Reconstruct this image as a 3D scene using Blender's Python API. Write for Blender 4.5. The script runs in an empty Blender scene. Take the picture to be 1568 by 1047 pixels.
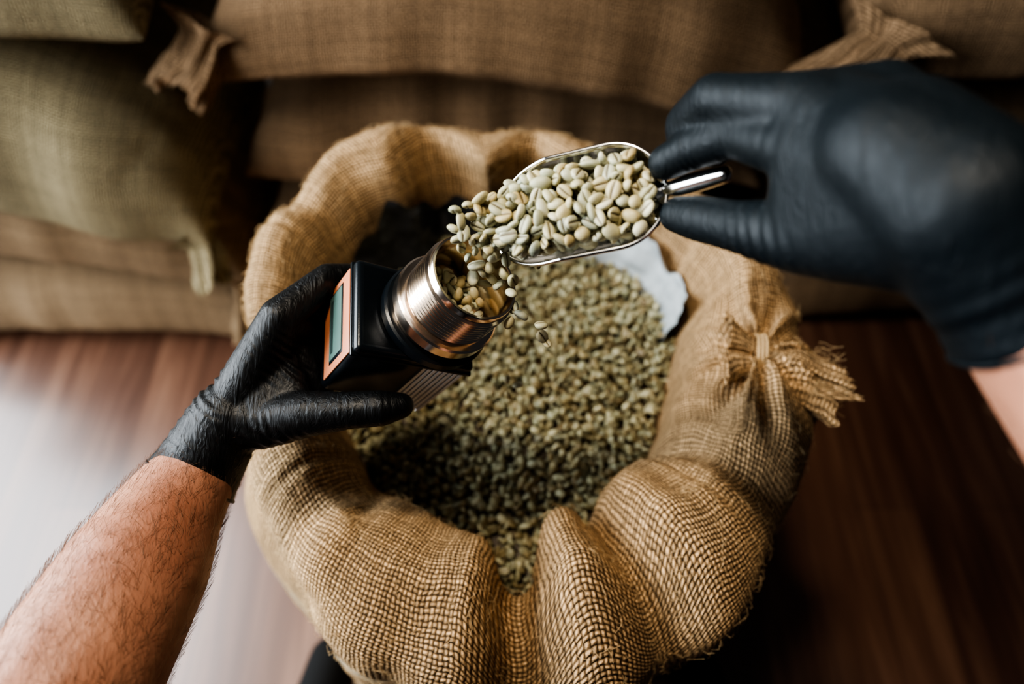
import bpy, bmesh, math, random
import numpy as np
from mathutils import Vector, Matrix

random.seed(3)
scene = bpy.context.scene
COL = scene.collection
try:
    scene.view_settings.look = 'AgX - High Contrast'
except Exception as ex:
    print(ex)

# ------------------------------------------------------------------ camera
PITCH = math.radians(58.0)
cam_d = bpy.data.cameras.new("camera")
cam = bpy.data.objects.new("camera", cam_d)
COL.objects.link(cam)
cam.location = (0, 0, 1.45)
cam.rotation_euler = (math.pi/2 - PITCH, 0, 0)
cam_d.lens = 24; cam_d.sensor_width = 36
cam_d.clip_start = 0.01
cam_d.dof.use_dof = True
cam_d.dof.focus_distance = 0.475
cam_d.dof.aperture_fstop = 2.5
scene.camera = cam

# tilted bench frame above the sack in which the held things are modelled
SP, CP = math.sin(PITCH), math.cos(PITCH)
BENCH = Matrix(((1, 0, 0, 0), (0, SP, -CP, 0.5*CP), (0, CP, SP, 1.45-0.5*SP), (0, 0, 0, 1)))

# ------------------------------------------------------------------ node helpers
class NT:
    def __init__(s, name):
        s.m = bpy.data.materials.new(name); s.m.use_nodes = True
        s.t = s.m.node_tree; s.n = s.t.nodes; s.l = s.t.links
        s.b = s.n["Principled BSDF"]
    def set(s, sock, v):
        if isinstance(v, bpy.types.NodeSocket): s.l.new(v, sock)
        else: sock.default_value = v
    def math(s, op, a, b=None, c=None, clamp=False):
        n = s.n.new("ShaderNodeMath"); n.operation = op; n.use_clamp = clamp
        s.set(n.inputs[0], a)
        if b is not None: s.set(n.inputs[1], b)
        if c is not None: s.set(n.inputs[2], c)
        return n.outputs[0]
    def vmath(s, op, a, b=None):
        n = s.n.new("ShaderNodeVectorMath"); n.operation = op
        s.set(n.inputs[0], a)
        if b is not None: s.set(n.inputs[1], b)
        return n.outputs[0]
    def noise(s, vec, scale, detail=3, rough=.5):
        n = s.n.new("ShaderNodeTexNoise"); s.set(n.inputs["Vector"], vec)
        n.inputs["Scale"].default_value = scale; n.inputs["Detail"].default_value = detail
        n.inputs["Roughness"].default_value = rough
        return n
    def mapping(s, vec, scale=(1,1,1), rot=(0,0,0), loc=(0,0,0)):
        n = s.n.new("ShaderNodeMapping"); s.set(n.inputs[0], vec)
        n.inputs["Scale"].default_value = scale; n.inputs["Rotation"].default_value = rot
        n.inputs["Location"].default_value = loc
        return n.outputs[0]
    def coord(s, which="Object"):
        return s.n.new("ShaderNodeTexCoord").outputs[which]
    def ramp(s, fac, stops):
        n = s.n.new("ShaderNodeValToRGB"); s.set(n.inputs[0], fac)
        e = n.color_ramp.elements
        while len(e) < len(stops): e.new(.5)
        for el, (p, c) in zip(e, stops):
            el.position = p; el.color = (*c, 1)
        return n.outputs[0]
    def mix(s, fac, a, b, mode="MIX"):
        n = s.n.new("ShaderNodeMix"); n.data_type = "RGBA"; n.blend_type = mode
        s.set(n.inputs[0], fac)
        s.set(n.inputs[6], a if isinstance(a, bpy.types.NodeSocket) else (*a, 1))
        s.set(n.inputs[7], b if isinstance(b, bpy.types.NodeSocket) else (*b, 1))
        return n.outputs[2]
    def gray(s, v):
        n = s.n.new("ShaderNodeCombineXYZ")
        for i in range(3): s.l.new(v, n.inputs[i])
        return n.outputs[0]
    def bump(s, h, strength=.5, dist=.001, normal=None):
        n = s.n.new("ShaderNodeBump"); s.set(n.inputs["Height"], h)
        n.inputs["Strength"].default_value = strength; n.inputs["Distance"].default_value = dist
        if normal is not None: s.l.new(normal, n.inputs["Normal"])
        return n.outputs[0]
    def P(s, key, v):
        s.set(s.b.inputs[key], v)

def simple(name, col, rough=.5, metal=0, spec=.5, bumpscale=None, bumpd=.0005):
    k = NT(name)
    co = k.coord()
    nz = k.noise(co, 40, 3)
    c = k.mix(nz.outputs[0], tuple(x*.88 for x in col), tuple(min(1, x*1.1) for x in col))
    k.P("Base Color", c); k.P("Roughness", rough); k.P("Metallic", metal)
    k.P("Specular IOR Level", spec)
    if bumpscale:
        n2 = k.noise(co, bumpscale, 4)
        k.P("Normal", k.bump(n2.outputs[0], .5, bumpd))
    return k.m

def burlap(name, light, dark, scale=260., stripe=None, tvar=.5):
    k = NT(name)
    uv = k.coord("UV")
    nz = k.noise(uv, 22, 3)
    off = k.vmath("MULTIPLY", k.vmath("SUBTRACT", nz.outputs["Color"], (.5, .5, .5)), (.012, .012, 0))
    v = k.vmath("MULTIPLY", k.vmath("ADD", uv, off), (scale, scale, 0))
    sp = k.n.new("ShaderNodeSeparateXYZ"); k.l.new(v, sp.inputs[0])
    u, w = sp.outputs[0], sp.outputs[1]
    fu, fw = k.math("FLOOR", u), k.math("FLOOR", w)
    su = k.math("ABSOLUTE", k.math("SINE", k.math("MULTIPLY", u, math.pi)))
    sw = k.math("ABSOLUTE", k.math("SINE", k.math("MULTIPLY", w, math.pi)))
    chk = k.math("MODULO", k.math("ABSOLUTE", k.math("ADD", fu, fw)), 2.0)
    inv = k.math("SUBTRACT", 1., chk)
    hA = k.math("MULTIPLY", su, k.math("ADD", k.math("MULTIPLY", sw, .5), .5))
    hB = k.math("MULTIPLY", sw, k.math("ADD", k.math("MULTIPLY", su, .5), .5))
    h = k.math("ADD", k.math("MULTIPLY", hA, inv), k.math("MULTIPLY", hB, chk))
    def wn(x):
        n = k.n.new("ShaderNodeTexWhiteNoise"); n.noise_dimensions = "1D"; k.l.new(x, n.inputs["W"]); return n.outputs[0]
    ra, rb = wn(fu), wn(fw)
    rr = k.math("ADD", k.math("MULTIPLY", ra, inv), k.math("MULTIPLY", rb, chk))
    fib = k.noise(uv, 900, 2)
    slub = k.noise(uv, 130, 2)
    big = k.noise(uv, 5, 4)
    br = k.math("MULTIPLY", k.math("ADD", k.math("MULTIPLY", rr, tvar), 1-tvar*.55),
                k.math("ADD", k.math("MULTIPLY", fib.outputs[0], .7), .65))
    br = k.math("MULTIPLY", br, k.math("ADD", k.math("MULTIPLY", big.outputs[0], .6), .7))
    br = k.math("MULTIPLY", br, k.math("ADD", k.math("MULTIPLY", slub.outputs[0], .7), .65))
    hh = k.math("POWER", h, 1.15, clamp=True)
    col = k.mix(hh, dark, light)
    if stripe:
        s0 = k.n.new("ShaderNodeSeparateXYZ"); k.l.new(uv, s0.inputs[0])
        m = None
        for (a, b) in stripe:
            q = k.math("MULTIPLY", k.math("GREATER_THAN", s0.outputs[1], a), k.math("LESS_THAN", s0.outputs[1], b))
            m = q if m is None else k.math("MAXIMUM", m, q)
        pr = k.noise(uv, 30, 2)
        m = k.math("MULTIPLY", m, k.math("GREATER_THAN", pr.outputs[0], .45))
        col = k.mix(k.math("MULTIPLY", m, k.math("MULTIPLY", hh, .8)), col, (.85, .80, .62))
    col = k.mix(1.0, col, k.gray(br), "MULTIPLY")
    k.P("Base Color", col); k.P("Roughness", .92); k.P("Specular IOR Level", .15)
    hb = k.math("ADD", h, k.math("MULTIPLY", fib.outputs[0], .45))
    k.P("Normal", k.bump(hb, 1., .0024))
    return k.m

# ------------------------------------------------------------------ mesh helpers
def link(ob, parent=None):
    COL.objects.link(ob)
    if parent is not None: ob.parent = parent
    return ob
def empty(name, mat=None):
    e = bpy.data.objects.new(name, None); COL.objects.link(e); e.empty_display_size = .05
    if mat is not None: e.matrix_world = mat
    return e
def raw_mesh(name, V, Q, T=None, mat=None, UV=None, attrs=None, parent=None, smooth=True):
    V = np.asarray(V, dtype=np.float32); Q = np.asarray(Q).reshape(-1, 4)
    T = np.zeros((0, 3), int) if T is None else np.asarray(T).reshape(-1, 3)
    me = bpy.data.meshes.new(name)
    me.vertices.add(len(V)); me.vertices.foreach_set("co", np.ascontiguousarray(V).ravel())
    li = np.concatenate([Q.ravel(), T.ravel()]).astype(np.int32)
    me.loops.add(len(li)); me.loops.foreach_set("vertex_index", li)
    tot = np.concatenate([np.full(len(Q), 4), np.full(len(T), 3)]).astype(np.int32)
    st = np.concatenate([[0], np.cumsum(tot)[:-1]]).astype(np.int32)
    me.polygons.add(len(tot)); me.polygons.foreach_set("loop_start", st); me.polygons.foreach_set("loop_total", tot)
    me.update(calc_edges=True)
    if UV is not None:
        l = me.uv_layers.new(name="UVMap")
        l.data.foreach_set("uv", np.ascontiguousarray(np.asarray(UV, dtype=np.float32)[li]).ravel())
    if attrs:
        for an, av in attrs.items():
            a = me.attributes.new(an, "FLOAT", "POINT"); a.data.foreach_set("value", np.asarray(av, dtype=np.float32))
    me.polygons.foreach_set("use_smooth", np.full(len(tot), smooth, dtype=bool))
    if mat: me.materials.append(mat)
    return link(bpy.data.objects.new(name, me), parent)
def mesh_np(name, V, F, mat, UV=None, parent=None):
    return raw_mesh(name, V, F, None, mat, UV, None, parent)
def grid_faces(nu, nv, off=0):
    i = np.arange(nu-1)[:, None]*nv + np.arange(nv-1)[None, :]
    i = i.ravel()+off
    return np.stack([i, i+nv, i+nv+1, i+1], 1)
def tube(name, pts, r, mat, parent=None, cyclic=False, sides=10):
    A = np.array([[tuple(q) for q in pl] for pl in pts], float) if np.ndim(pts[0][0]) > 0 else np.array([[tuple(q) for q in pts]], float)
    m, n, _ = A.shape
    if cyclic: A = np.concatenate([A, A[:, :1]], 1); n += 1
    D = np.gradient(A, axis=1)
    if cyclic: D[:, 0] = D[:, -1] = A[:, 1]-A[:, -2]
    D /= np.linalg.norm(D, axis=-1, keepdims=True)+1e-12
    ref = np.array([.31, .22, .925]); s = np.cross(D, ref); s /= np.linalg.norm(s, axis=-1, keepdims=True)+1e-12
    w = np.cross(D, s); t = np.linspace(0, 2*np.pi, sides, endpoint=False)
    V = A[:, :, None]+r*(s[:, :, None]*np.cos(t)[None, None, :, None]+w[:, :, None]*np.sin(t)[None, None, :, None])
    i = np.arange(n-1)[:, None]*sides; j = np.arange(sides)[None, :]; j2 = (j+1) % sides
    q = np.stack([i+j, i+j2, i+sides+j2, i+sides+j], -1).reshape(-1, 4)
    F = (q[None]+(np.arange(m)*n*sides)[:, None, None]).reshape(-1, 4)
    return mesh_np(name, V.reshape(-1, 3), F, mat, parent=parent)

def fbm(P, seed, base=6., octs=3, n=6):
    r = np.random.RandomState(seed); out = np.zeros(P.shape[:-1]); amp = 1.; f = base
    for o in range(octs):
        for i in range(n):
            d = r.normal(size=3); d /= np.linalg.norm(d)
            out += amp*np.sin(P@(d*f*r.uniform(.7, 1.4)) + r.uniform(0, 6.28))/n
        amp *= .5; f *= 2
    return out

def tuft(p0, d, length, r0, r1, seed, nrad=56, nl=26, flat=.5, up=(0, 0, 1), waist=.22, bend=0.):
    """gathered ruffled end of a sack ear: tied waist then frayed flare"""
    r = np.random.RandomState(seed)
    d = np.array(d, float); d /= np.linalg.norm(d)
    up = np.array(up, float); s = np.cross(d, up); s /= np.linalg.norm(s); w = np.cross(s, d)
    t = np.linspace(0, 1, nl)[:, None]; a = np.linspace(0, 2*np.pi, nrad)[None, :]
    rad = np.where(t < waist, r0 + (r1*1.3-r0)*(np.clip((waist-t)/waist, 0, 1))**1.5, r0 + (r1-r0)*(np.clip((t-waist)/(1-waist), 0, 1))**.8)
    ph = r.uniform(0, 6, 4)
    ruf = 1 + .24*np.sin(3*a+ph[0]+t) + .20*np.sin(5*a+ph[1]+3*t) + .10*np.sin(9*a+ph[2])
    rr = rad*ruf
    ln = t*length*(1+.14*np.sin(2*a+ph[3])*t + .05*np.sin(7*a+ph[2])*t+.03*np.sin(23*a)*t)
    P = (np.array(p0)[None, None] + ln[..., None]*d + (rr*np.cos(a))[..., None]*s + (rr*np.sin(a)*flat)[..., None]*w)
    P = P + (bend*(t**2)*length)[..., None]*s
    P += .18*r1*(t*fbm(P, seed, 70, 2))[..., None]*w
    UV = np.stack([np.broadcast_to(a/6.283*.16, P.shape[:2]), np.broadcast_to(t*length, P.shape[:2])], -1)
    return P.reshape(-1, 3), UV.reshape(-1, 2), grid_faces(nl, nrad)

# ------------------------------------------------------------------ materials
M_bur = burlap("burlap_golden", (.95, .64, .35), (.036, .017, .007), 250, stripe=[(.62, .65), (.70, .715)], tvar=.6)
M_bur2 = burlap("burlap_brown", (.42, .27, .155), (.06, .034, .016), 230, tvar=.4)
M_bur3 = burlap("burlap_olive", (.47, .385, .235), (.085, .062, .028), 230, tvar=.4)
M_bur4 = burlap("burlap_tan", (.56, .39, .235), (.09, .055, .028), 230, tvar=.4)

def bean_mat(name, cols, rough=.45):
    k = NT(name)
    a = k.n.new("ShaderNodeAttribute"); a.attribute_name = "rnd"
    g = k.n.new("ShaderNodeAttribute"); g.attribute_name = "groove_or_gap_shade"
    c = k.ramp(a.outputs["Fac"], cols)
    nz = k.noise(k.coord(), 260, 3)
    c = k.mix(k.math("MULTIPLY", nz.outputs[0], .4), c, (.38, .29, .13))
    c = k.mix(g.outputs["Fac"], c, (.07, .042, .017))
    k.P("Base Color", c); k.P("Roughness", rough); k.P("Specular IOR Level", .45)
    k.P("Normal", k.bump(nz.outputs[0], .3, .0006))
    return k.m
M_bean = bean_mat("green_coffee_bean", [(0, (.42, .33, .16)), (.25, (.56, .51, .31)), (.5, (.43, .46, .33)), (.75, (.68, .65, .46)), (1, (.33, .38, .31))])
M_bean_shaded = bean_mat("green_coffee_bean_shaded", [(0, (.11, .08, .038)), (.25, (.26, .22, .115)), (.5, (.245, .265, .175)), (.8, (.48, .455, .30)), (1, (.18, .205, .155))])  # same beans as the scoop's, colours darkened for hand and scoop shadow

def metal(name, col, rough=.2, brushed=None, met=1.):
    k = NT(name)
    nz = k.noise(k.mapping(k.coord(), brushed or (1, 1, 1)), 60, 4)
    k.P("Base Color", (*col, 1)); k.P("Metallic", met)
    k.P("Roughness", k.math("ADD", k.math("MULTIPLY", nz.outputs[0], .15), rough-.07))
    return k.m
M_steel = metal("polished_steel", (.86, .85, .83), .16)
M_nick = metal("nickel_bronze", (.82, .71, .61), .17)
M_alu = metal("aluminium", (.78, .79, .80), .42, (1, 1, 30), .45)

def glove_mat(name, col, rot, r0, wr=.45):
    k = NT(name)
    co = k.coord()
    m = k.mapping(co, (1, .22, 1), rot)
    n1 = k.noise(m, 130, 4, .55); n1.inputs["Distortion"].default_value = 1.5
    n2 = k.noise(co, 30, 3)
    n3 = k.noise(co, 1500, 2)
    k.P("Base Color", (*col, 1))
    k.P("Roughness", k.math("ADD", k.math("MULTIPLY", n2.outputs[0], .2), r0))
    k.P("Specular IOR Level", .33)
    ridg = k.math("MULTIPLY", k.math("ABSOLUTE", k.math("SUBTRACT", n1.outputs[0], .5)), n2.outputs[0])
    b1 = k.bump(ridg, wr, .0055)
    b2 = k.bump(n3.outputs[0], .10, .0003, b1)
    k.P("Normal", b2)
    return k.m
M_gl = glove_mat("black_nitrile_left", (.0055, .006, .0065), (0, 0, math.radians(35)), .34, .65)
M_gr = glove_mat("black_nitrile_right", (.0022, .0060, .0088), (0, 0, math.radians(-55)), .44, .5)

k = NT("skin"); co = k.coord()
n1 = k.noise(co, 14, 4); n2 = k.noise(k.mapping(co, (1, .25, 1), (0, 0, .3)), 420, 3)
c = k.ramp(n1.outputs[0], [(.3, (.38, .16, .095)), (.7, (.58, .29, .185))])
k.P("Base Color", c); k.P("Roughness", .5); k.P("Subsurface Weight", .10); k.P("Subsurface Radius", (.012, .005, .003))
k.P("Subsurface Scale", .4)
k.P("Normal", k.bump(n2.outputs[0], .45, .0008)); M_skin = k.m

M_hair = simple("arm_hair_brown", (.20, .11, .06), .6)
M_cloth = simple("dark_trousers", (.012, .013, .018), .85, bumpscale=300)
M_shirt = simple("dark_shirt", (.02, .02, .024), .9, bumpscale=300)
M_shoe = simple("black_suede", (.010, .010, .010), .85, spec=.2, bumpscale=200)
M_blk = simple("black_plastic", (.006, .009, .012), .25, bumpscale=900, bumpd=.0001)
M_org = simple("copper_orange_label", (.56, .20, .095), .45)
M_lcd = simple("lcd_glass", (.10, .17, .15), .2)
M_ink = simple("lcd_ink", (.03, .05, .046), .3)

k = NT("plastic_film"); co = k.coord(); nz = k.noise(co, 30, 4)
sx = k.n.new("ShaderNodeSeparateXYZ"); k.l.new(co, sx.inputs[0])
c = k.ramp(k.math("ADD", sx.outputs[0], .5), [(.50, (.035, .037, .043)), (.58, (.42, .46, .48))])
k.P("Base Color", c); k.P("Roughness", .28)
k.P("Normal", k.bump(nz.outputs[0], .6, .006)); M_film = k.m

# ------------------------------------------------------------------ room
k = NT("wood_floor"); co = k.coord()
m = k.mapping(co, (1, 1, 1), (0, 0, math.pi/2))
br = k.n.new("ShaderNodeTexBrick"); k.l.new(m, br.inputs["Vector"])
br.inputs["Scale"].default_value = 1.0; br.inputs["Brick Width"].default_value = 1.3; br.inputs["Row Height"].default_value = .125
br.inputs["Mortar Size"].default_value = .0010; br.inputs["Color1"].default_value = (.0, .0, .0, 1); br.inputs["Color2"].default_value = (1, 1, 1, 1)
br.inputs["Mortar"].default_value = (.5, .5, .5, 1); br.offset = .37
gr = k.noise(k.mapping(co, (22, 1.3, 1)), 1.0, 6, .62); gr.inputs["Distortion"].default_value = .6
g2 = k.noise(k.mapping(co, (160, 5, 1)), 1.0, 3)
c = k.ramp(gr.outputs[0], [(.25, (.060, .024, .014)), (.5, (.145, .064, .037)), (.75, (.33, .17, .10))])
c = k.mix(.22, c, k.mix(br.outputs["Color"], (.06, .024, .014), (.32, .16, .09)))
c = k.mix(k.math("MULTIPLY", g2.outputs[0], .35), c, (.045, .020, .013))
c = k.mix(k.math("MULTIPLY", br.outputs["Fac"], .6), c, (.02, .01, .006))
k.P("Base Color", c); k.P("Roughness", k.math("ADD", k.math("MULTIPLY", gr.outputs[0], .2), .26))
k.P("Coat Weight", 1.); k.P("Coat Roughness", .24)
k.P("Normal", k.bump(k.math("SUBTRACT", g2.outputs[0], k.math("MULTIPLY", br.outputs["Fac"], 2.)), .2, .001))
M_floor = k.m
M_wall = simple("plaster_wall", (.30, .27, .24), .9, bumpscale=60, bumpd=.002)

def box(name, lo, hi, mat, parent=None, bevel=0, seg=3):
    bm = bmesh.new(); bmesh.ops.create_cube(bm, size=1)
    lo, hi = Vector(lo), Vector(hi); c = (lo+hi)/2; s = hi-lo
    for v in bm.verts: v.co = Vector((v.co.x*s.x, v.co.y*s.y, v.co.z*s.z))+c
    if bevel: bmesh.ops.bevel(bm, geom=bm.edges[:], offset=bevel, segments=seg, profile=.5, affect="EDGES")
    me = bpy.data.meshes.new(name); bm.to_mesh(me); bm.free(); me.materials.append(mat)
    if bevel:
        me.polygons.foreach_set("use_smooth", np.full(len(me.polygons), True)); me.set_sharp_from_angle(angle=math.radians(35))
    return link(bpy.data.objects.new(name, me), parent)
def multi_box(name, boxes, mat, parent=None):
    bm = bmesh.new()
    for lo, hi in boxes:
        r = bmesh.ops.create_cube(bm, size=1); lo, hi = Vector(lo), Vector(hi); c = (lo+hi)/2; s = hi-lo
        for v in r["verts"]: v.co = Vector((v.co.x*s.x, v.co.y*s.y, v.co.z*s.z))+c
    me = bpy.data.meshes.new(name); bm.to_mesh(me); bm.free(); me.materials.append(mat)
    return link(bpy.data.objects.new(name, me), parent)
box("floor", (-2.2, -1.6, -.05), (2.4, 1.9, 0), M_floor)
box("wall_back", (-2.2, 1.8, 0), (2.4, 1.9, 2.8), M_wall)
wx0, wx1 = -2.2, -2.1
WY0, WY1 = -.7, 1.62
multi_box("wall_left", [((wx0, -1.6, 0), (wx1, WY0, 2.8)), ((wx0, WY1, 0), (wx1, 1.8, 2.8)),
                        ((wx0, WY0, 0), (wx1, WY1, .35)), ((wx0, WY0, 2.4), (wx1, WY1, 2.8))], M_wall)
M_frame = simple("white_frame", (.7, .7, .68), .5)
multi_box("window_1", [((wx0, WY0, .35), (wx1, WY0+.06, 2.4)), ((wx0, WY1-.06, .35), (wx1, WY1, 2.4)), ((wx0, WY0+.06, .35), (wx1, WY1-.06, .41)),
                       ((wx0, WY0+.06, 2.34), (wx1, WY1-.06, 2.4)), ((wx0+.03, .44, .41), (wx1-.03, .48, 2.34))], M_frame)

# ------------------------------------------------------------------ stacked sacks
def sack(center, L, Wd, T, rotz, mat, seed, ears=(), roll=0, seam=-.25):
    nu, nv = 110, 76
    u = np.linspace(-1, 1, nu)[:, None]; v = np.linspace(-1, 1, nv)[None, :]
    us = np.sign(u)*(1-(1-np.abs(u))**1.6); vs = np.sign(v)*(1-(1-np.abs(v))**1.8)
    us, vs = np.broadcast_arrays(us, vs)
    h = ((1-np.abs(us)**4)*(1-np.abs(vs)**3.0))
    h = np.clip(h, 0, 1)**.45
    x = L/2*us*(1-.05*(1-vs**2)*np.abs(us)**3); y = Wd/2*vs*(1-.06*np.abs(us)**4)
    allV, allUV, allF = [], [], []
    off = 0
    for sgn in (1, -1):
        z = np.where(sgn > 0, T*(.5-seam)*h, -T*(.5+seam)*h) + T*seam
        z = z + T*.10*np.sin(us*3+seed)*(1-h*.5) + T*.14*np.abs(us)**3*(-1)
        P = np.stack([x, y, z], -1).copy()
        P[..., 2] += fbm(P, seed, 9, 3)*.013*h*sgn
        P[..., 1] += fbm(P*np.array([1, 1, .4]), seed+5, 12, 3)*.020*np.abs(vs)**2
        P[..., 1] += .008*np.sin(P[..., 0]*34+seed+3*np.sin(P[..., 0]*6))*np.exp(-((1-np.abs(vs))/.3)**2)*fbm(P, seed+9, 8, 1)*2
        P[..., 2] += sgn*.012*np.sin(vs*22+seed)*np.clip((np.abs(us)-.70)/.30, 0, 1)*h
        cr_ = np.exp(-(fbm(P*np.array([.5, 1, 1.2]), seed+31, 13, 2)/.10)**2)*np.clip(fbm(P, seed+32, 7, 1)+.2, 0, 1)
        P[..., 1] += .024*cr_*h*np.where(vs < 0, 1, -1); P[..., 2] -= .014*cr_*h*sgn
        dv = np.concatenate([np.zeros((nu, 1)), np.cumsum(np.linalg.norm(np.diff(P, axis=1), axis=-1), 1)], 1)
        UV = np.stack([P[..., 0]+seed*1.7, dv+seed*.3], -1)
        allV.append(P.reshape(-1, 3)); allUV.append(UV.reshape(-1, 2)); allF.append(grid_faces(nu, nv, off)[:, ::sgn]); off += nu*nv
    for e in ears:
        (ex, ey, dx, dy, dz, ln, r1), ez = e[:7], (e[7] if len(e) > 7 else -.14+.1*math.sin(3*e[0]+seed))
        V, U, F = tuft((ex*L/2*.93, ey*Wd/2*.86, T*(seam+ez)), (dx, dy, dz), ln, r1*.6, r1, seed+11, bend=.3, flat=.6)
        allV.append(V); allUV.append(U); allF.append(F+off); off += len(V)
    V = np.concatenate(allV); UV = np.concatenate(allUV); F = np.concatenate(allF)
    R = np.array((Matrix.Rotation(rotz, 3, 'Z')@Matrix.Rotation(roll, 3, 'Y')))
    V = V@R.T + np.array(center)
    return mesh_np("burlap_sack", V, F, mat, UV)
def S(xc, zc, L, T, mat, seed, fy=.9, rot=0, ears=(), Wd=.62, roll=0, seam=-.25):
    return sack((xc, fy+Wd/2, zc), L, Wd, T, rot, mat, seed, ears, roll, seam)
S(-1.04, .14, 1.02, .27, M_bur4, 1, fy=.89, roll=.03, ears=[(1, -1, 1, -.3, -.2, .07, .03)])
S(-1.06, .405, 1.0, .25, M_bur4, 2, fy=.90, rot=-.02, roll=.10, ears=[(1, -1, .35, -.5, -.8, .13, .028)])
S(-1.02, .71, 1.04, .30, M_bur3, 3, fy=.82, rot=-.06, roll=.17, ears=[(1, -1, .6, -.5, -.5, .09, .035)], seam=-.3)
S(-1.04, .99, 1.04, .27, M_bur3, 4, fy=.88, roll=.12)
S(-.02, .12, 1.0, .24, M_bur2, 5, fy=.96)
S(-.05, .355, 1.0, .25, M_bur2, 6, fy=.96, roll=.02)
S(-.01, .585, 1.02, .25, M_bur2, 7, fy=.97, rot=.02, roll=.05)
S(.02, .835, 1.02, .27, M_bur2, 8, fy=.91, rot=-.03, roll=.085, ears=[(-1, -1, -.30, -.5, -.8, .12, .050, .10)], seam=-.30)
S(1.06, .12, 1.0, .25, M_bur2, 9, fy=.94)
S(1.08, .36, 1.0, .25, M_bur2, 10, fy=.95)
S(1.05, .60, 1.0, .25, M_bur2, 12, fy=.94, rot=.03)
S(1.06, .88, 1.04, .27, M_bur2, 13, fy=.90, ears=[(-1, -1, -.5, -.5, -.5, .13, .055, .05)], seam=-.25)

# ------------------------------------------------------------------ open sack
CX, CY = 0.0, .40
tab = np.array([  # deg, rin, rcrest, rout, zcrest
    [-170, .212, .252, .283, .885], [-160, .205, .250, .287, .885], [-140, .200, .256, .312, .885], [-120, .200, .268, .343, .885],
    [-105, .212, .282, .362, .885], [-90, .222, .290, .372, .88], [-75, .196, .280, .368, .885], [-60, .190, .272, .354, .88],
    [-45, .186, .258, .332, .885], [-20, .176, .250, .328, .885], [0, .186, .252, .322, .88], [15, .215, .262, .314, .88],
    [35, .235, .262, .300, .875], [55, .228, .248, .287, .875], [75, .222, .246, .285, .88], [95, .222, .252, .297, .885],
    [110, .228, .268, .312, .89], [125, .235, .290, .332, .895], [140, .232, .288, .332, .895], [160, .225, .275, .315, .89],
    [175, .215, .258, .292, .885]])
def pinterp(phi, col):
    d = tab[:, 0]; x = np.concatenate([d-360, d, d+360]); y = np.tile(tab[:, col], 3)
    p = (np.degrees(phi)+180) % 360-180
    acc = 0
    for o, w in ((-9, .15), (-4.5, .22), (0, .26), (4.5, .22), (9, .15)):
        acc = acc + w*np.interp(p+o, x, y)
    return acc
def g(phi, c, s):
    d = (np.degrees(phi)-c+180) % 360-180
    return np.exp(-(d/s)**2)
def sack_params(phi):
    rin, rc, ro, zc = [pinterp(phi, i) for i in (1, 2, 3, 4)]
    n = g(phi, -89, 4.5); zc = zc-.075*n; rin = rin+.052*n; ro = ro-.012*n
    n = g(phi, -98, 5); zc = zc+.010*n; rc = rc-.010*n
    n = g(phi, -69, 5); zc = zc-.042*n; rin = rin+.018*n; ro = ro-.014*n; rc = rc+.01*n
    n = g(phi, -79, 5); zc = zc+.012*n; rc = rc-.012*n; rin = rin-.004*n
    n = g(phi, -60, 5); zc = zc+.010*n; rc = rc-.012*n
    n = g(phi, -40, 5); zc = zc-.026*n; rin = rin+.012*n
    n = g(phi, 112, 6); zc = zc-.022*n; rc = rc+.030*n; rin = rin+.025*n
    n = g(phi, 98, 6); rc = rc-.026*n; rin = rin-.024*n
    n = g(phi, 84, 5); rc = rc+.020*n; zc = zc-.012*n; rin = rin+.012*n
    n = g(phi, 126, 6); rc = rc-.018*n; zc = zc+.008*n; rin = rin-.012*n
    n = g(phi, 68, 5); rc = rc-.016*n; rin = rin-.014*n
    n = g(phi, 2, 7); zc = zc-.018*n
    n = g(phi, 148, 5); zc = zc-.024*n; rin = rin+.012*n
    n = g(phi, -130, 5); zc = zc-.014*n
    return rin, rc, ro, zc
def catmull(C, n):
    m = C.shape[0]; t = np.linspace(0, m-1-1e-6, n); i = t.astype(int); f = (t-i)[:, None, None]
    P0 = C[np.clip(i-1, 0, m-1)]; P1 = C[i]; P2 = C[np.clip(i+1, 0, m-1)]; P3 = C[np.clip(i+2, 0, m-1)]
    return .5*((2*P1)+(-P0+P2)*f+(2*P0-5*P1+4*P2-P3)*f*f+(-P0+3*P1-3*P2+P3)*f**3)
NPH, NPR = 900, 200
phi = np.linspace(math.radians(60), math.radians(420), NPH)
rin, rc, ro, zc = sack_params(phi)
bcx, bcy = -.030, .005
rb = .322 + .008*np.sin(5*phi)+.006*np.sin(9*phi+1)
def rbody(scale):
    x = bcx+rb*scale*np.cos(phi); y = bcy+rb*scale*np.sin(phi); return np.hypot(x, y)
k1 = lambda r, z: np.stack([r+0*phi, z+0*phi], -1)
ctrl = np.stack([
    k1(rin-.012, .66), k1(rin-.004, .735), k1(rin+.008, zc-.055), k1(rc-.022, zc-.012), k1(rc, zc),
    k1(rc+.5*(ro-rc), zc-.010), k1(ro-.008, zc-.040), k1(ro, zc-.080), k1(ro-.006, zc-.125), k1(ro-.022, zc-.150),
    k1(np.minimum(ro-.03, rbody(.9)), zc-.135), k1(rbody(.93), .70), k1(rbody(1.02), .58), k1(rbody(1.06), .42), k1(rbody(1.04), .25), k1(rbody(.98), .10),
    k1(rbody(.91), .02), k1(rbody(.80), .004)], 0)
RZ = catmull(ctrl, NPR)
ang = phi[None, :]
X = CX+RZ[..., 0]*np.cos(ang); Y = CY+RZ[..., 0]*np.sin(ang); Z = RZ[..., 1]
P = np.stack([X, Y, Z], -1)
du = np.gradient(P, axis=0); dv = np.gradient(P, axis=1)
Nn = np.cross(dv, du); Nn /= np.linalg.norm(Nn, axis=-1, keepdims=True)+1e-12
if Nn[60, 10] @ (P[60, 10]-np.array([CX, CY, .78])) < 0: Nn = -Nn
Q = P*np.array([1, 1, .8])
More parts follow.
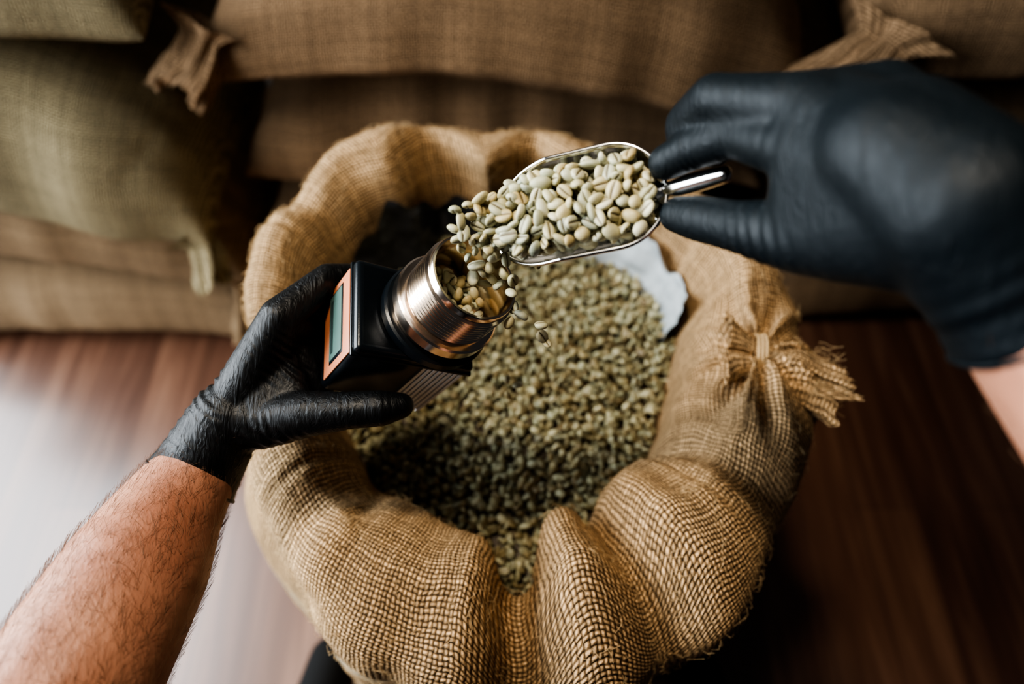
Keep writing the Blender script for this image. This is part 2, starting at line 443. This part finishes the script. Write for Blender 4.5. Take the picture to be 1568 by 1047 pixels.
disp = .0065*fbm(Q, 21, 16, 3)+.0035*fbm(Q, 22, 45, 2)
plz = np.stack([np.cos(ang)*.3+0*Z, np.sin(ang)*.3+0*Z, Z*.25], -1)
disp += .0075*fbm(plz, 31, 38, 2)
wr = np.exp(-(fbm(P*np.array([1, 1, .6]), 55, 15, 2)/.10)**2)*np.clip(fbm(P, 56, 9, 1)+.3, 0, 1)
wr2 = np.exp(-(fbm(plz, 57, 20, 2)/.08)**2)*np.clip(fbm(P, 58, 9, 1)+.25, 0, 1)
disp -= .014*wr+.015*wr2
knot = np.array([.245, .354, .872])
dk = P-knot; dist = np.linalg.norm(dk, axis=-1); aa = np.arctan2(dk[..., 1], dk[..., 0])
disp += (.010*np.sin(9*aa+.7)+.005*np.sin(17*aa))*np.exp(-(dist/.08)**2)*np.clip(dist/.02, 0, 1)
disp -= .014*np.exp(-(dist/.022)**2)
fade = np.clip(P[..., 2]/.08, 0, 1)
P = P+Nn*(disp*fade)[..., None]
P[..., 2] = np.maximum(P[..., 2], .001)
arc = np.concatenate([np.zeros((1, NPH)), np.cumsum(np.linalg.norm(np.diff(P, axis=0), axis=-1), 0)], 0)
arcm = arc.mean(axis=1, keepdims=True)*.6+arc*.4
UV = np.stack([np.broadcast_to(ang*.30, arc.shape), arcm], -1)
V = [P.reshape(-1, 3)]; U = [UV.reshape(-1, 2)]; F = [grid_faces(NPR, NPH)]; off = NPR*NPH
tv, tu, tf = tuft((.212, .358, .868), (1, -.14, -.12), .112, .017, .030, 5, nrad=110, nl=44, flat=.45, waist=.30, bend=.22)
V.append(tv); U.append(tu); F.append(tf+off); off += len(tv)
open_sack = mesh_np("open_burlap_sack", np.concatenate(V), np.concatenate(F), M_bur, np.concatenate(U))
M_twine = simple("jute_fibre", (.62, .44, .24), .9)
tw = []
for q in range(3):
    tw.append([(.244+.004*q+.002*math.sin(t*2), .354+.019*math.cos(t), .865+.012*math.sin(t)) for t in np.linspace(0, 6.4, 30)])
tube("twine", tw, .0015, M_twine, open_sack)
fz = []
for i in range(320):
    a = random.gauss(0, .6); p = np.array([.312+random.uniform(-.03, .012), .332+random.uniform(-.032, .028), .855+random.uniform(-.02, .02)])
    d = np.array([math.cos(a), math.sin(a), random.uniform(-.6, .6)]); l = random.uniform(.006, .015)
    fz.append([p-d*l*.6, p, p+d*l*.6+np.array([0, 0, random.uniform(-.006, .004)])])
rs = np.random.RandomState(4)
for i in range(5500):
    a, b = rs.randint(20, 110), rs.randint(0, NPH)
    p = P[a, b]; nn = Nn[a, b]; d = rs.normal(size=3); d -= nn*(d@nn); d /= np.linalg.norm(d); l = rs.uniform(.004, .016)
    fz.append([p-d*l*.5, p+nn*rs.uniform(.001, .005), p+d*l*.5+nn*rs.uniform(0, .005)])
tube("loose_fibres", fz, .00017, M_twine, open_sack, sides=4)

lp = np.linspace(math.radians(14), math.radians(166), 260)
lri, lrc, lro, lzc = sack_params(lp)
C = np.stack([np.stack([lri-.03, 0*lp+.69], -1), np.stack([lri-.016, 0*lp+.745], -1), np.stack([lri-.006+.004*np.sin(lp*23), lzc-.095], -1),
              np.stack([lri-.004+.006*np.sin(lp*17+1), lzc-.070+.012*np.sin(lp*9)+.008*np.sin(lp*31)], -1)], 0)
R_ = catmull(C, 30)
LP = np.stack([CX+R_[..., 0]*np.cos(lp), CY+R_[..., 0]*np.sin(lp), R_[..., 1]], -1)
LP += (np.abs(fbm(LP, 77, 60, 3))*.010)[..., None]*np.stack([-np.cos(lp), -np.sin(lp), 0*lp], -1)
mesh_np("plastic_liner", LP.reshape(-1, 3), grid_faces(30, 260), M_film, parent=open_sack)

# ------------------------------------------------------------------ beans
def bean_base(nx, degs):
    offs = np.radians(np.array(degs, float)); beta = offs-np.pi/2; n = len(degs)
    V = [(-.5, 0, -.02)]; G = [0]
    for al in np.linspace(0, np.pi, nx+2)[1:-1]:
        for j, b in enumerate(beta):
            r = math.sin(al)**.85
            x = -.5*math.cos(al); y = .5*.78*r*math.cos(b); z = .5*.62*r*math.sin(b)
            if z < 0: z *= .55
            y *= 1+.08*x
            gr_ = 0
            if j == 0: z += .095*r; y += .012*math.sin(x*8); gr_ = 1
            elif j in (1, n-1): z += .02*r; gr_ = .3
            V.append((x, y, z)); G.append(gr_)
    V.append((.5, 0, -.02)); G.append(0)
    Qs, Ts = [], []
    for i in range(nx-1):
        for j in range(n):
            a = 1+i*n+j; b = 1+i*n+(j+1) % n
            Qs.append((a, a+n, b+n, b))
    last = len(V)-1
    for j in range(n):
        Ts.append((0, 1+j, 1+(j+1) % n)); Ts.append((last, 1+(nx-1)*n+(j+1) % n, 1+(nx-1)*n+j))
    return np.array(V), np.array(Qs), np.array(Ts), np.array(G)
HI = bean_base(11, [0, 10, 22, 42, 70, 100, 130, 158, 180, 202, 230, 260, 290, 318, 338, 350])
LO = bean_base(7, [0, 14, 35, 75, 115, 155, 205, 245, 285, 325, 346])
def rot_rand(n, rs, flip=.4, tilt=.5):
    M = np.zeros((n, 3, 3))
    for i in range(n):
        R = Matrix.Rotation(rs.uniform(0, 6.283), 3, 'Z') @ Matrix.Rotation(rs.normal()*tilt, 3, 'Y') @ Matrix.Rotation(rs.normal()*tilt*1.3+(math.pi if rs.rand() < flip else 0), 3, 'X')
        M[i] = np.array(R)
    return M
def beans(name, pos, rot, rs, mat, L=.0105, parent=None, extra=None, kind=HI):
    BV, BQ, BT, BG = kind
    n = len(pos); sc = L*rs.uniform(.82, 1.15, (n, 1, 1)); asp = rs.uniform(.9, 1.12, (n, 1, 3))
    V = np.matmul(BV[None]*asp*sc, rot.transpose(0, 2, 1))+np.asarray(pos)[:, None, :]
    nb = len(BV); o = (np.arange(n)*nb)[:, None, None]
    Q = (BQ[None]+o).reshape(-1, 4); T = (BT[None]+o).reshape(-1, 3)
    V = V.reshape(-1, 3); rnd = np.repeat(rs.rand(n), nb); G = np.tile(BG, n)
    if extra is not None:
        ev, ef = extra; Q = np.concatenate([Q, ef+len(V)]); V = np.concatenate([V, ev])
        rnd = np.concatenate([rnd, np.full(len(ev), .05)]); G = np.concatenate([G, np.full(len(ev), 1.)])  # sheet below the beans coloured dark, standing in for shade in the gaps
    return raw_mesh(name, V, Q, T, mat, None, {"rnd": rnd, "groove_or_gap_shade": G}, parent)

rs = np.random.RandomState(11)
def level(x, y):
    return .732+.016*np.exp(-(((x)/.15)**2+((y-.42)/.17)**2))+.007*np.sin(x*23+1)*np.cos(y*19)
pts = []
for layer in range(2):
    sp_ = (.0094, .0086)[layer]; ny = int(.56/(sp_*.866))
    for j in range(ny):
        for i in range(int(.56/sp_)):
            x = -.28+(i+.5*(j % 2))*sp_+rs.uniform(-.004, .004)+layer*.004; y = .12+j*sp_*.866+rs.uniform(-.004, .004)+layer*.003
            pts.append((x, y, math.atan2(y-CY, x-CX), math.hypot(x-CX, y-CY), layer))
pts = np.array(pts); ri = sack_params(pts[:, 2])[0]
pts = pts[(pts[:, 3] < ri-.002) & ((pts[:, 4] > 0) | (rs.rand(len(pts)) < .66))]
z = level(pts[:, 0], pts[:, 1])-pts[:, 4]*.0080+rs.uniform(-.0015, .004, len(pts))
pos = np.stack([pts[:, 0], pts[:, 1], z], 1)
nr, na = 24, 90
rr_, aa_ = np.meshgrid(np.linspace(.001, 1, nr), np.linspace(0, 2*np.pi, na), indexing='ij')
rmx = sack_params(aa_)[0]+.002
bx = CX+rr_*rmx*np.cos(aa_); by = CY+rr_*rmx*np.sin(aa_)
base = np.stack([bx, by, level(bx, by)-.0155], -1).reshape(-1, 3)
beans("green_coffee_beans", pos, rot_rand(len(pos), rs, .5, .8), rs, M_bean_shaded, .0112, extra=(base, grid_faces(nr, na)), kind=LO)

# ------------------------------------------------------------------ scoop
s_ = Vector((.955, .16, .25)).normalized(); n_ = Vector((-.26, .05, .96)); n_ = (n_-s_*n_.dot(s_)).normalized(); w_ = n_.cross(s_)
SC = Vector((.0385, .0856, .075))
scM = BENCH @ Matrix(((s_.x, w_.x, n_.x, SC.x), (s_.y, w_.y, n_.y, SC.y), (s_.z, w_.z, n_.z, SC.z), (0, 0, 0, 1)))
scoop = empty("coffee_scoop", scM)
HW, DEP, U0, U1 = .0325, .030, -.054, .024
nu, nt = 60, 41
rows = []
for i in range(nu):
    f = i/(nu-1)
    if f < .7:
        u = U0+(U1-U0)*(f/.7)
        k_ = max(0, (-.012-u)/(-.012-U0)); t0 = .95*k_**1.6
        hw = HW*(1-.05*k_); dp = DEP
    else:
        q = (f-.7)/.3*math.pi/2; u = U1+HW*math.sin(q); kk = max(0, math.cos(q)); hw = HW*kk; t0 = 0; dp = DEP*kk**.8
    row = []
    for j in range(nt):
        t = t0+(math.pi-2*t0)*j/(nt-1)
        lipc = (1-((j/(nt-1))*2-1)**2)
        uu = u-.010*lipc*max(0, 1-f/.25)
        row.append((uu, -hw*math.cos(t), -dp*max(0, math.sin(t))**.85))
    rows.append(row)
SV = np.array(rows).reshape(-1, 3)
ob = mesh_np("bowl", SV, grid_faces(nu, nt), M_steel, parent=scoop)
so = ob.modifiers.new("thick", "SOLIDIFY"); so.thickness = .0011; so.offset = 1
edge = [rows[i][0] for i in range(nu)]+[rows[i][-1] for i in range(nu-2, -1, -1)]
tube("rolled_rim", edge, .0015, M_steel, scoop)
tube("front_lip", rows[0], .0007, M_steel, scoop)
inv = scM.inverted() @ BENCH
h0 = inv @ Vector((.0915, .0915, .085)); h1 = inv @ Vector((.1225, .0945, .1185))
def lathe_path(name, pts, mat, parent, seg=28):
    V = []; n = len(pts)
    for i, (p, r) in enumerate(pts):
        p = Vector(p); d = (Vector(pts[min(i+1, n-1)][0])-Vector(pts[max(i-1, 0)][0])).normalized()
        a = d.cross(Vector((0, 0, 1))).normalized(); b = a.cross(d)
        for j in range(seg+1):
            t = 2*math.pi*j/seg; V.append(tuple(p+a*r*math.cos(t)+b*r*math.sin(t)))
    return mesh_np(name, np.array(V), grid_faces(n, seg+1), mat, parent=parent)
hp = []
for i in range(30):
    f = i/29; p = h0.lerp(h1, f); r = .0042+.0016*max(0, math.sin(f*math.pi))**.7
    if f > .95: r *= math.sqrt(max(.0, 1-((f-.95)/.05)**2))
    if f < .1: r += .004*(1-f/.1)**2
    hp.append((p, max(r, .0002)))
lathe_path("handle", hp, M_steel, scoop)
rs = np.random.RandomState(5)
sb = []
for layer in range(5):
    sp_ = .0084
    for i in range(-9, 9):
        for j in range(-5, 6):
            u = (i+.5*(j % 2))*sp_+rs.uniform(-.002, .002); v = j*sp_*.87+rs.uniform(-.002, .002)
            LM = HW-.0050
            if u > U1: lim = math.sqrt(max(0, LM**2-(u-U1)**2)) if u-U1 < LM else -1
            else: lim = LM
            if u < -.02: lim = LM*(1-.45*((-.02-u)/.045))
            if u < -.066: continue
            if abs(v) > lim: continue
            e = 1-(v/(HW))**2
            top = -.002+.012*e*(1-.35*abs(u+.005)/.06)
            if u < -.045: top -= (-.045-u)*.6
            zz = top-layer*.0055+rs.uniform(-.0012, .0026)
            if zz < -DEP*math.sqrt(max(0, e))*.85+.003 and u < U1: continue
            sb.append((u, v, zz))
beans("scooped_beans", np.array(sb), rot_rand(len(sb), rs, .6, .75), rs, M_bean, .0112, parent=scoop)

# ------------------------------------------------------------------ moisture meter
a_ = Vector((.545, .430, .718)).normalized(); e1 = Vector((.089, -.890, .446)); e1 = (e1-a_*e1.dot(a_)).normalized(); e2 = a_.cross(e1)
X_, Y_, Z_ = e2, -e1, a_
MO = Vector((-.025, .045, .030)); MS = 1.08
meM = BENCH @ Matrix(((X_.x, Y_.x, Z_.x, MO.x), (X_.y, Y_.y, Z_.y, MO.y), (X_.z, Y_.z, Z_.z, MO.z), (0, 0, 0, 1))) @ Matrix.Scale(MS, 4)
meter = empty("grain_moisture_meter", meM)
prof = [(.0004, -.044), (.027, -.044), (.0285, -.042), (.0287, -.001), (.0290, .0), (.0305, .0), (.0310, -.0008), (.0310, -.0055)]
z = -.0055
while z > -.033:
    prof += [(.0328, z-.0010), (.0328, z-.0015), (.0311, z-.0026), (.0311, z-.0029)]; z -= .0031
prof += [(.0312, z-.001), (.0365, z-.0015), (.0378, z-.0025), (.0378, z-.0100), (.0368, z-.0112), (.0345, z-.0115), (.0345, z-.0165)]
def lathe(name, prof, mat, parent, seg=96):
    V = [(r*math.cos(2*math.pi*j/seg), r*math.sin(2*math.pi*j/seg), zz) for r, zz in prof for j in range(seg+1)]
    ob = mesh_np(name, np.array(V), grid_faces(len(prof), seg+1), mat, parent=parent)
    bm = bmesh.new(); bm.from_mesh(ob.data); bmesh.ops.remove_doubles(bm, verts=bm.verts[:], dist=1e-6); bmesh.ops.recalc_face_normals(bm, faces=bm.faces[:]); bm.to_mesh(ob.data); bm.free()
    ob.data.set_sharp_from_angle(angle=math.radians(32))
    return ob
lathe("threaded_cup", prof, M_nick, meter)
lathe("black_collar", [(.030, z-.0165), (.0385, z-.0168), (.0400, z-.018), (.0400, z-.024)], M_blk, meter)
bz = -.058; X0 = -.0565; HD = .070
box("housing", (X0, -.035, bz-HD), (-.002, .035, bz), M_blk, meter, .005, 4)
box("top_plate", (X0, -.035, bz-.010), (.031, .035, bz), M_blk, meter, .004, 4)
box("housing_lip", (X0-.001, -.036, bz-.010), (.032, .036, bz-.007), M_blk, meter, .0012, 2)
box("front_label", (X0-.0008, -.0325, bz-.058), (X0+.0005, .0325, bz-.011), M_org, meter, .0006, 2)
box("display_bezel", (X0-.0012, -.0265, bz-.047), (X0, .0275, bz-.022), M_blk, meter, .0005, 2)
box("display", (X0-.0018, -.0245, bz-.0455), (X0, .0255, bz-.0235), M_lcd, meter, .0004, 2)
box("display_segment_bar", (X0-.0020, -.020, bz-.042), (X0-.0017, .021, bz-.038), M_ink, meter)
al = [((-.004, -.0305, bz-.085), (.0285, .0305, bz-.008))]
for i in range(8):
    xx = -.003+i*.0041; al.append(((xx, -.034, bz-.084), (xx+.0024, .034, bz-.008)))
multi_box("ribbed_aluminium_body", al, M_alu, parent=meter)
rs = np.random.RandomState(9)
cb = []
for i in range(85):
    r = .0235*math.sqrt(rs.rand()); t = rs.uniform(0, 6.28)
    cb.append((r*math.cos(t), r*math.sin(t), -.030-rs.rand()*.011))
beans("beans_in_cup", np.array(cb), rot_rand(len(cb), rs, .5, .8), rs, M_bean, .0100, parent=meter)

fall = [(-.022, .074, .063), (-.026, .080, .066), (-.020, .084, .069), (-.030, .070, .060), (-.024, .066, .057), (-.015, .070, .058), (-.028, .086, .068),
        (-.017, .060, .048), (-.025, .060, .050), (-.010, .064, .055), (-.033, .062, .050), (-.015, .050, .040), (-.024, .052, .040),
        (-.0135, .044, .030), (-.005, .0465, .037), (-.027, .044, .030), (-.020, .040, .024), (-.009, .039, .028),
        (-.0006, .0325, .045), (-.002, .0135, .02), (.025, 0, 0), (-.0035, -.033, -.1), (.005, -.038, -.1), (-.0035, -.048, -.12), (.018, .054, .04),
        (-.033, .077, .066), (-.0205, .0905, .070), (-.013, .079, .066), (-.031, .0695, .064),
        (-.036, .083, .068), (-.019, .067, .062), (-.029, .056, .047), (-.012, .056, .047), (-.021, .047, .036), (.0005, .025, .018), (.022, .004, .004), (.003, .062, .052),
        (.0235, .060, .045), (-.007, .071, .062), (-.038, .072, .063), (-.035, .066, .058), (-.004, .055, .046), (.001, .041, .040), (.006, .018, .030), (.020, .012, .030)]
rs = np.random.RandomState(2)
fb = empty("pouring_coffee_beans", BENCH)
beans("bean_stream", np.array(fall), rot_rand(len(fall), rs, .5, 1.2), rs, M_bean, .0106, parent=fb)

# ------------------------------------------------------------------ organic builder
ICO = bmesh.new(); bmesh.ops.create_icosphere(ICO, subdivisions=3, radius=1); ICOV = [v.co.copy() for v in ICO.verts]; ICO.free()
def organic(name, hulls, mat, voxel=.0016, iters=8, parent=None, creases=(), noise_amp=0, seed=1):
    big = bmesh.new()
    for H in hulls:
        bm = bmesh.new()
        for it in H:
            if len(it) == 2:
                p, r = Vector(it[0]), it[1]
                for c in ICOV: bm.verts.new(p+c*r)
            else:
                p, r, nn = Vector(it[0]), it[1], Vector(it[2]).normalized()
                a = nn.orthogonal().normalized(); b = nn.cross(a)
                for q in range(32):
                    t = q/32*2*math.pi; bm.verts.new(p+a*r*math.cos(t)+b*r*math.sin(t))
        bmesh.ops.convex_hull(bm, input=bm.verts[:])
        lone = [v for v in bm.verts if not v.link_faces]; bmesh.ops.delete(bm, geom=lone, context="VERTS")
        bmesh.ops.recalc_face_normals(bm, faces=bm.faces[:])
        tm = bpy.data.meshes.new("t"); bm.to_mesh(tm); bm.free(); big.from_mesh(tm); bpy.data.meshes.remove(tm)
    me = bpy.data.meshes.new(name); big.to_mesh(me); big.free()
    ob = bpy.data.objects.new(name, me); COL.objects.link(ob)
    r = ob.modifiers.new("r", "REMESH"); r.mode = "VOXEL"; r.voxel_size = voxel; r.use_smooth_shade = True
    s = ob.modifiers.new("s", "SMOOTH"); s.factor = .5; s.iterations = iters
    dg = bpy.context.evaluated_depsgraph_get(); dg.update()
    m2 = bpy.data.meshes.new_from_object(ob.evaluated_get(dg))
    ob.modifiers.clear(); ob.data = m2; bpy.data.meshes.remove(me); m2.name = name
    n = len(m2.vertices); co = np.empty(n*3, np.float32); m2.vertices.foreach_get("co", co); co = co.reshape(-1, 3).astype(float)
    no = np.empty(n*3, np.float32); m2.vertices.foreach_get("normal", no); no = no.reshape(-1, 3)
    d = np.zeros(n)
    for (p, dr, sig, amp, wl, R) in creases:
        p = np.array(p); dr = np.array(dr, float); dr /= np.linalg.norm(dr)
        q = co-p; t = q@dr; rad = np.linalg.norm(q-t[:, None]*dr, axis=1)
        sd = int(abs(p[0])*1e5) % 1000
        wob = fbm(co, sd, 60, 2)*4.0
        msk = np.clip(fbm(co, sd+1, 90, 2)*1.8+.35, 0, 1)
        d += amp*np.sin(t/wl*2*np.pi+wob)*np.exp(-(t/sig)**2)*np.exp(-(rad/R)**4)*msk
    if noise_amp: d += noise_amp*fbm(co, seed, 55, 3)
    co += no*d[:, None]
    m2.vertices.foreach_set("co", np.ascontiguousarray(co.astype(np.float32)).ravel()); m2.update()
    m2.polygons.foreach_set("use_smooth", np.full(len(m2.polygons), True))
    m2.materials.clear(); m2.materials.append(mat)
    if parent: ob.parent = parent
    return ob
def chain(pts):
    return [[pts[i], pts[i+1]] for i in range(len(pts)-1)]
def joint_creases(pts, amp=.0005, wl=.0035):
    out = []
    for i in range(1, len(pts)-1):
        d = Vector(pts[i+1][0])-Vector(pts[i-1][0]); out.append((pts[i][0], d, .008, amp, wl, .018))
    return out

person = empty("person")
# ---- left hand
LW = (-.217, -.058, -.020)
Lc = (-.2405, -.0975, -.024); Lcn = (-.024, -.045, .012)
fing_L = {
 "index":  [((-.174, .018, -.012), .0155), ((-.144, .050, -.034), .0120), ((-.118, .053, -.050), .0106), ((-.100, .050, -.064), .0092)],
 "middle": [((-.178, .012, -.034), .0150), ((-.152, .044, -.052), .0118), ((-.126, .044, -.067), .0106), ((-.106, .040, -.080), .0092)],
 "ring":   [((-.182, .003, -.054), .0140), ((-.159, .034, -.070), .0114), ((-.133, .034, -.083), .0102), ((-.115, .032, -.096), .0088)],
 "little": [((-.186, -.008, -.072), .0130), ((-.165, .019, -.088), .0102), ((-.145, .020, -.099), .0092), ((-.129, .016, -.108), .0080)]}
thumb_L = [((-.190, -.060, -.018), .0215), ((-.155, -.0535, -.010), .0180), ((-.121, -.0505, -.005), .0140), ((-.098, -.0490, -.006), .0135), ((-.083, -.0475, -.010), .0096)]
H = []
cr = []
for nme, c in fing_L.items():
    H += chain(c); cr += joint_creases(c)
    H.append([(LW, .020), c[0]])
H.append([(LW, .022), fing_L["index"][0], fing_L["middle"][0], ((-.195, -.045, -.03), .02)])
H.append([((-.21, -.06, -.04), .018), fing_L["middle"][0], fing_L["ring"][0]])
H.append([((-.21, -.06, -.045), .018), fing_L["ring"][0], fing_L["little"][0]])
H += chain(thumb_L); cr += joint_creases(thumb_L, .0004, .0055)
H.append([(LW, .026), thumb_L[0]])
H.append([thumb_L[0], ((-.162, -.048, -.018), .014), ((-.180, -.005, -.024), .013), ((-.196, -.045, -.02), .02)])
H.append([((-.158, -.006, -.066), .016), ((-.156, -.036, -.040), .015), ((-.178, .010, -.030), .014), ((-.19, -.045, -.035), .02)])
H.append([((-.158, -.006, -.066), .016), ((-.160, .018, -.066), .012), fing_L["index"][0], fing_L["ring"][0]])
H.append([(LW, .028), (Lc, .0330, Lcn)])
H.append([(Lc, .0330, Lcn), (tuple(Vector(Lc)+Vector(Lcn).normalized()*.010), .0350, Lcn)])
cr += [(LW, Lcn, .035, .0011, .0085, .06), ((-.205, -.035, -.02), (-.04, -.074, 0), .03, .0009, .007, .05),
       ((-.170, -.050, -.010), (.035, .012, .01), .022, .0010, .007, .03), ((-.165, -.02, -.01), (.03, .03, 0), .02, .0010, .006, .03)]
glL = organic("glove_left", H, M_gl, .0014, 10, parent=person, creases=cr, noise_amp=.0008, seed=4)
glL.matrix_local = BENCH
def ring(c, nrm, r, wav=.0008, n=60):
    nn = Vector(nrm).normalized(); a = nn.orthogonal().normalized(); b = nn.cross(a); c = Vector(c)
    return [tuple(c+a*(r+wav*math.sin(5*t))*math.cos(t)+b*(r+wav*math.sin(3*t+1))*math.sin(t)+nn*.0012*math.sin(4*t)) for t in np.linspace(0, 2*math.pi, n, endpoint=False)]
o = tube("cuff_bead_left", ring(Vector(Lc)+Vector(Lcn).normalized()*.0095, Lcn, .0346), .0013, M_gl, person, cyclic=True); o.matrix_local = BENCH
armL = [((-.222, -.068, -.021), .026), ((-.2405, -.0975, -.024), .0305), ((-.253, -.130, .003), .039), ((-.259, -.160, .032), .048), ((-.272, -.212, .080), .053),
        ((-.288, -.245, .120), .047)]
oL = organic("forearm_left", chain(armL), M_skin, .003, 14, parent=person, noise_amp=.0008, seed=3); oL.matrix_local = BENCH
uL = organic("upper_arm_left", chain([((-.288, -.245, .120), .046), ((-.258, -.258, .240), .050), ((-.2, -.25, .40), .060)]), M_skin, .006, 8, parent=person); uL.matrix_local = BENCH

# ---- right hand
def rp(p, s=.94): return (p[0]*s, p[1]*s, .5-(.5-p[2])*s)
def rq(l): return [(rp(p), r*.97) for p, r in l]
fing_R = {
 "index":  rq([((.149, .0956, .155), .0175), ((.1269, .1175, .115), .0140), ((.109, .1165, .090), .0125), ((.096, .1125, .072), .0105)]),
 "middle": rq([((.151, .1193, .150), .0175), ((.116, .1385, .110), .0142), ((.1080, .1355, .075), .0122), ((.113, .1256, .052), .0102)]),
 "ring":   rq([((.167, .1270, .140), .0170), ((.135, .1450, .095), .0130), ((.125, .1390, .062), .0112), ((.135, .1260, .045), .0096)]),
 "little": rq([((.192, .1270, .150), .0170), ((.162, .1440, .105), .0120), ((.150, .1380, .080), .0102), ((.158, .1250, .066), .0088)])}
thumb_R = rq([((.182, .0480, .190), .0260), ((.153, .0560, .142), .0200), ((.130, .0670, .106), .0152), ((.114, .0755, .084), .0135), ((.104, .0800, .070), .0105)])
RW = rp((.1930, .0560, .208))
Rc = (.211, .0200, .225); Rcn = (.030, -.050, .002)
H = []; cr = []
for nme, c in fing_R.items():
    H += chain(c); cr += joint_creases(c, .0007, .0045)
    H.append([(RW, .032), c[0]])
ks = list(fing_R.values())
for i in range(3): H.append([(RW, .032), ks[i][0], ks[i+1][0]])
H += chain(thumb_R); cr += joint_creases(thumb_R, .0009, .005)
H.append([(RW, .035), thumb_R[0]])
H.append([thumb_R[0], thumb_R[1], ks[0][0], (RW, .032)])
H.append([(RW, .0360), (Rc, .0375, Rcn)])
H.append([(RW, .0355), (tuple((Vector(RW)+Vector(ks[2][0][0]))/2+Vector((.004, 0, .004))), .031)])
H.append([(RW, .0355), (tuple((Vector(RW)+Vector(ks[1][0][0]))/2+Vector((.0, 0, .004))), .029), ks[2][0]])
H.append([(Rc, .0375, Rcn), (tuple(Vector(Rc)+Vector(Rcn).normalized()*.012), .0395, Rcn)])
cr += [(Rc, Rcn, .02, .0008, .010, .08), ((.150, .052, .150), (.03, .0, .05), .03, .0014, .009, .03), ((.155, .085, .165), (.03, -.02, .03), .025, .0010, .010, .03)]
glR = organic("glove_right", H, M_gr, .0016, 22, parent=person, creases=cr, noise_amp=.0013, seed=8); glR.matrix_local = BENCH
o = tube("cuff_bead_right", ring(Vector(Rc)+Vector(Rcn).normalized()*.0115, Rcn, .0390), .0014, M_gr, person, cyclic=True); o.matrix_local = BENCH
armR = [(RW, .030), (Rc, .0345), ((.240, -.033, .245), .042), ((.31, -.090, .28), .048), ((.36, -.12, .30), .043)]
oR = organic("forearm_right", chain(armR), M_skin, .003, 14, parent=person); oR.matrix_local = BENCH
uR = organic("upper_arm_right", chain([((.36, -.12, .30), .0435), ((.29, -.19, .35), .052), ((.2, -.25, .40), .060)]), M_skin, .006, 8, parent=person); uR.matrix_local = BENCH
def hairs(name, ob, n, seed, l0=.006, l1=.014, dirv=(0.1, .6, 0)):
    rs = np.random.RandomState(seed); me = ob.data; L = []
    idx = rs.randint(0, len(me.vertices), n)
    for i in idx:
        v = me.vertices[int(i)]; p = np.array(v.co); nn = np.array(v.normal)
        d = np.array(dirv)+rs.normal(size=3)*.22; d -= nn*(d@nn); d /= np.linalg.norm(d); l = rs.uniform(l0, l1)
        L.append([p, p+d*l*.5+nn*.0016, p+d*l+nn*.0028])
    o = tube(name, L, .00007, M_hair, person, sides=3); o.matrix_local = BENCH
hairs("arm_hair_left", oL, 7000, 3)
hairs("arm_hair_right", oR, 800, 4)
# ---- torso, legs, shoes
organic("shirt", [[((-.17, -.20, 1.20), .085), ((.17, -.20, 1.20), .085), ((-.11, -.34, .95), .11), ((.11, -.34, .95), .11)],
                  [((0, -.18, 1.27), .06), ((0, -.15, 1.33), .055)],
                  [((-.17, -.19, 1.20), .085), ((-.225, -.13, 1.20), .07)], [((.17, -.19, 1.20), .085), ((.24, -.13, 1.21), .07)]], M_shirt, .012, 4, parent=person)
for sg, sd in ((-1, "left"), (1, "right")):
    organic("trouser_"+sd, [[((sg*.10, -.34, .92), .115), ((sg*.30, -.10, .52), .078)], [((sg*.30, -.10, .52), .078), ((sg*.37, .01, .12), .068)],
                            [((0, -.35, .93), .11), ((sg*.10, -.34, .92), .115)]], M_cloth, .008, 5, parent=person)
    organic("shoe_"+sd, [[((sg*.37, -.05, .05), .042), ((sg*.355, .09, .048), .048), ((sg*.34, .175, .042), .042)],
                         [((sg*.37, -.03, .05), .045), ((sg*.37, 0, .12), .050)]], M_shoe, .005, 5, parent=person)

# ------------------------------------------------------------------ light
def area(name, loc, target, sx, sy, power, col):
    l = bpy.data.lights.new(name, "AREA"); l.shape = "RECTANGLE"; l.size = sx; l.size_y = sy; l.energy = power; l.color = col
    o = bpy.data.objects.new(name, l); COL.objects.link(o); o.location = loc
    o.rotation_euler = (Vector(target)-Vector(loc)).to_track_quat('-Z', 'Y').to_euler(); return o
wl = area("window_daylight", (-2.06, .46, 1.38), (-1.1, .46, .80), 1.86, 2.1, 82, (.87, .94, 1.0))
wl.data.spread = math.radians(118)
area("background_fill", (-.45, .15, 2.78), (-.1, .5, .7), 1.4, .9, 4, (1, .92, .82))  # unseen soft area light added overhead as fill for the sacks behind
sl = bpy.data.lights.new("pendant_spot", "SPOT"); sl.energy = 112; sl.spot_size = math.radians(47); sl.spot_blend = 1.0; sl.shadow_soft_size = .11; sl.color = (1, .87, .70)
so_ = bpy.data.objects.new("pendant_spot", sl); COL.objects.link(so_); so_.location = (-.36, .42, 2.75)
so_.rotation_euler = (Vector((.0, .33, .8))-so_.location).to_track_quat('-Z', 'Y').to_euler()
w = bpy.data.worlds.new("world"); scene.world = w; w.use_nodes = True
w.node_tree.nodes["Background"].inputs[0].default_value = (.62, .64, .70, 1)
w.node_tree.nodes["Background"].inputs[1].default_value = .045
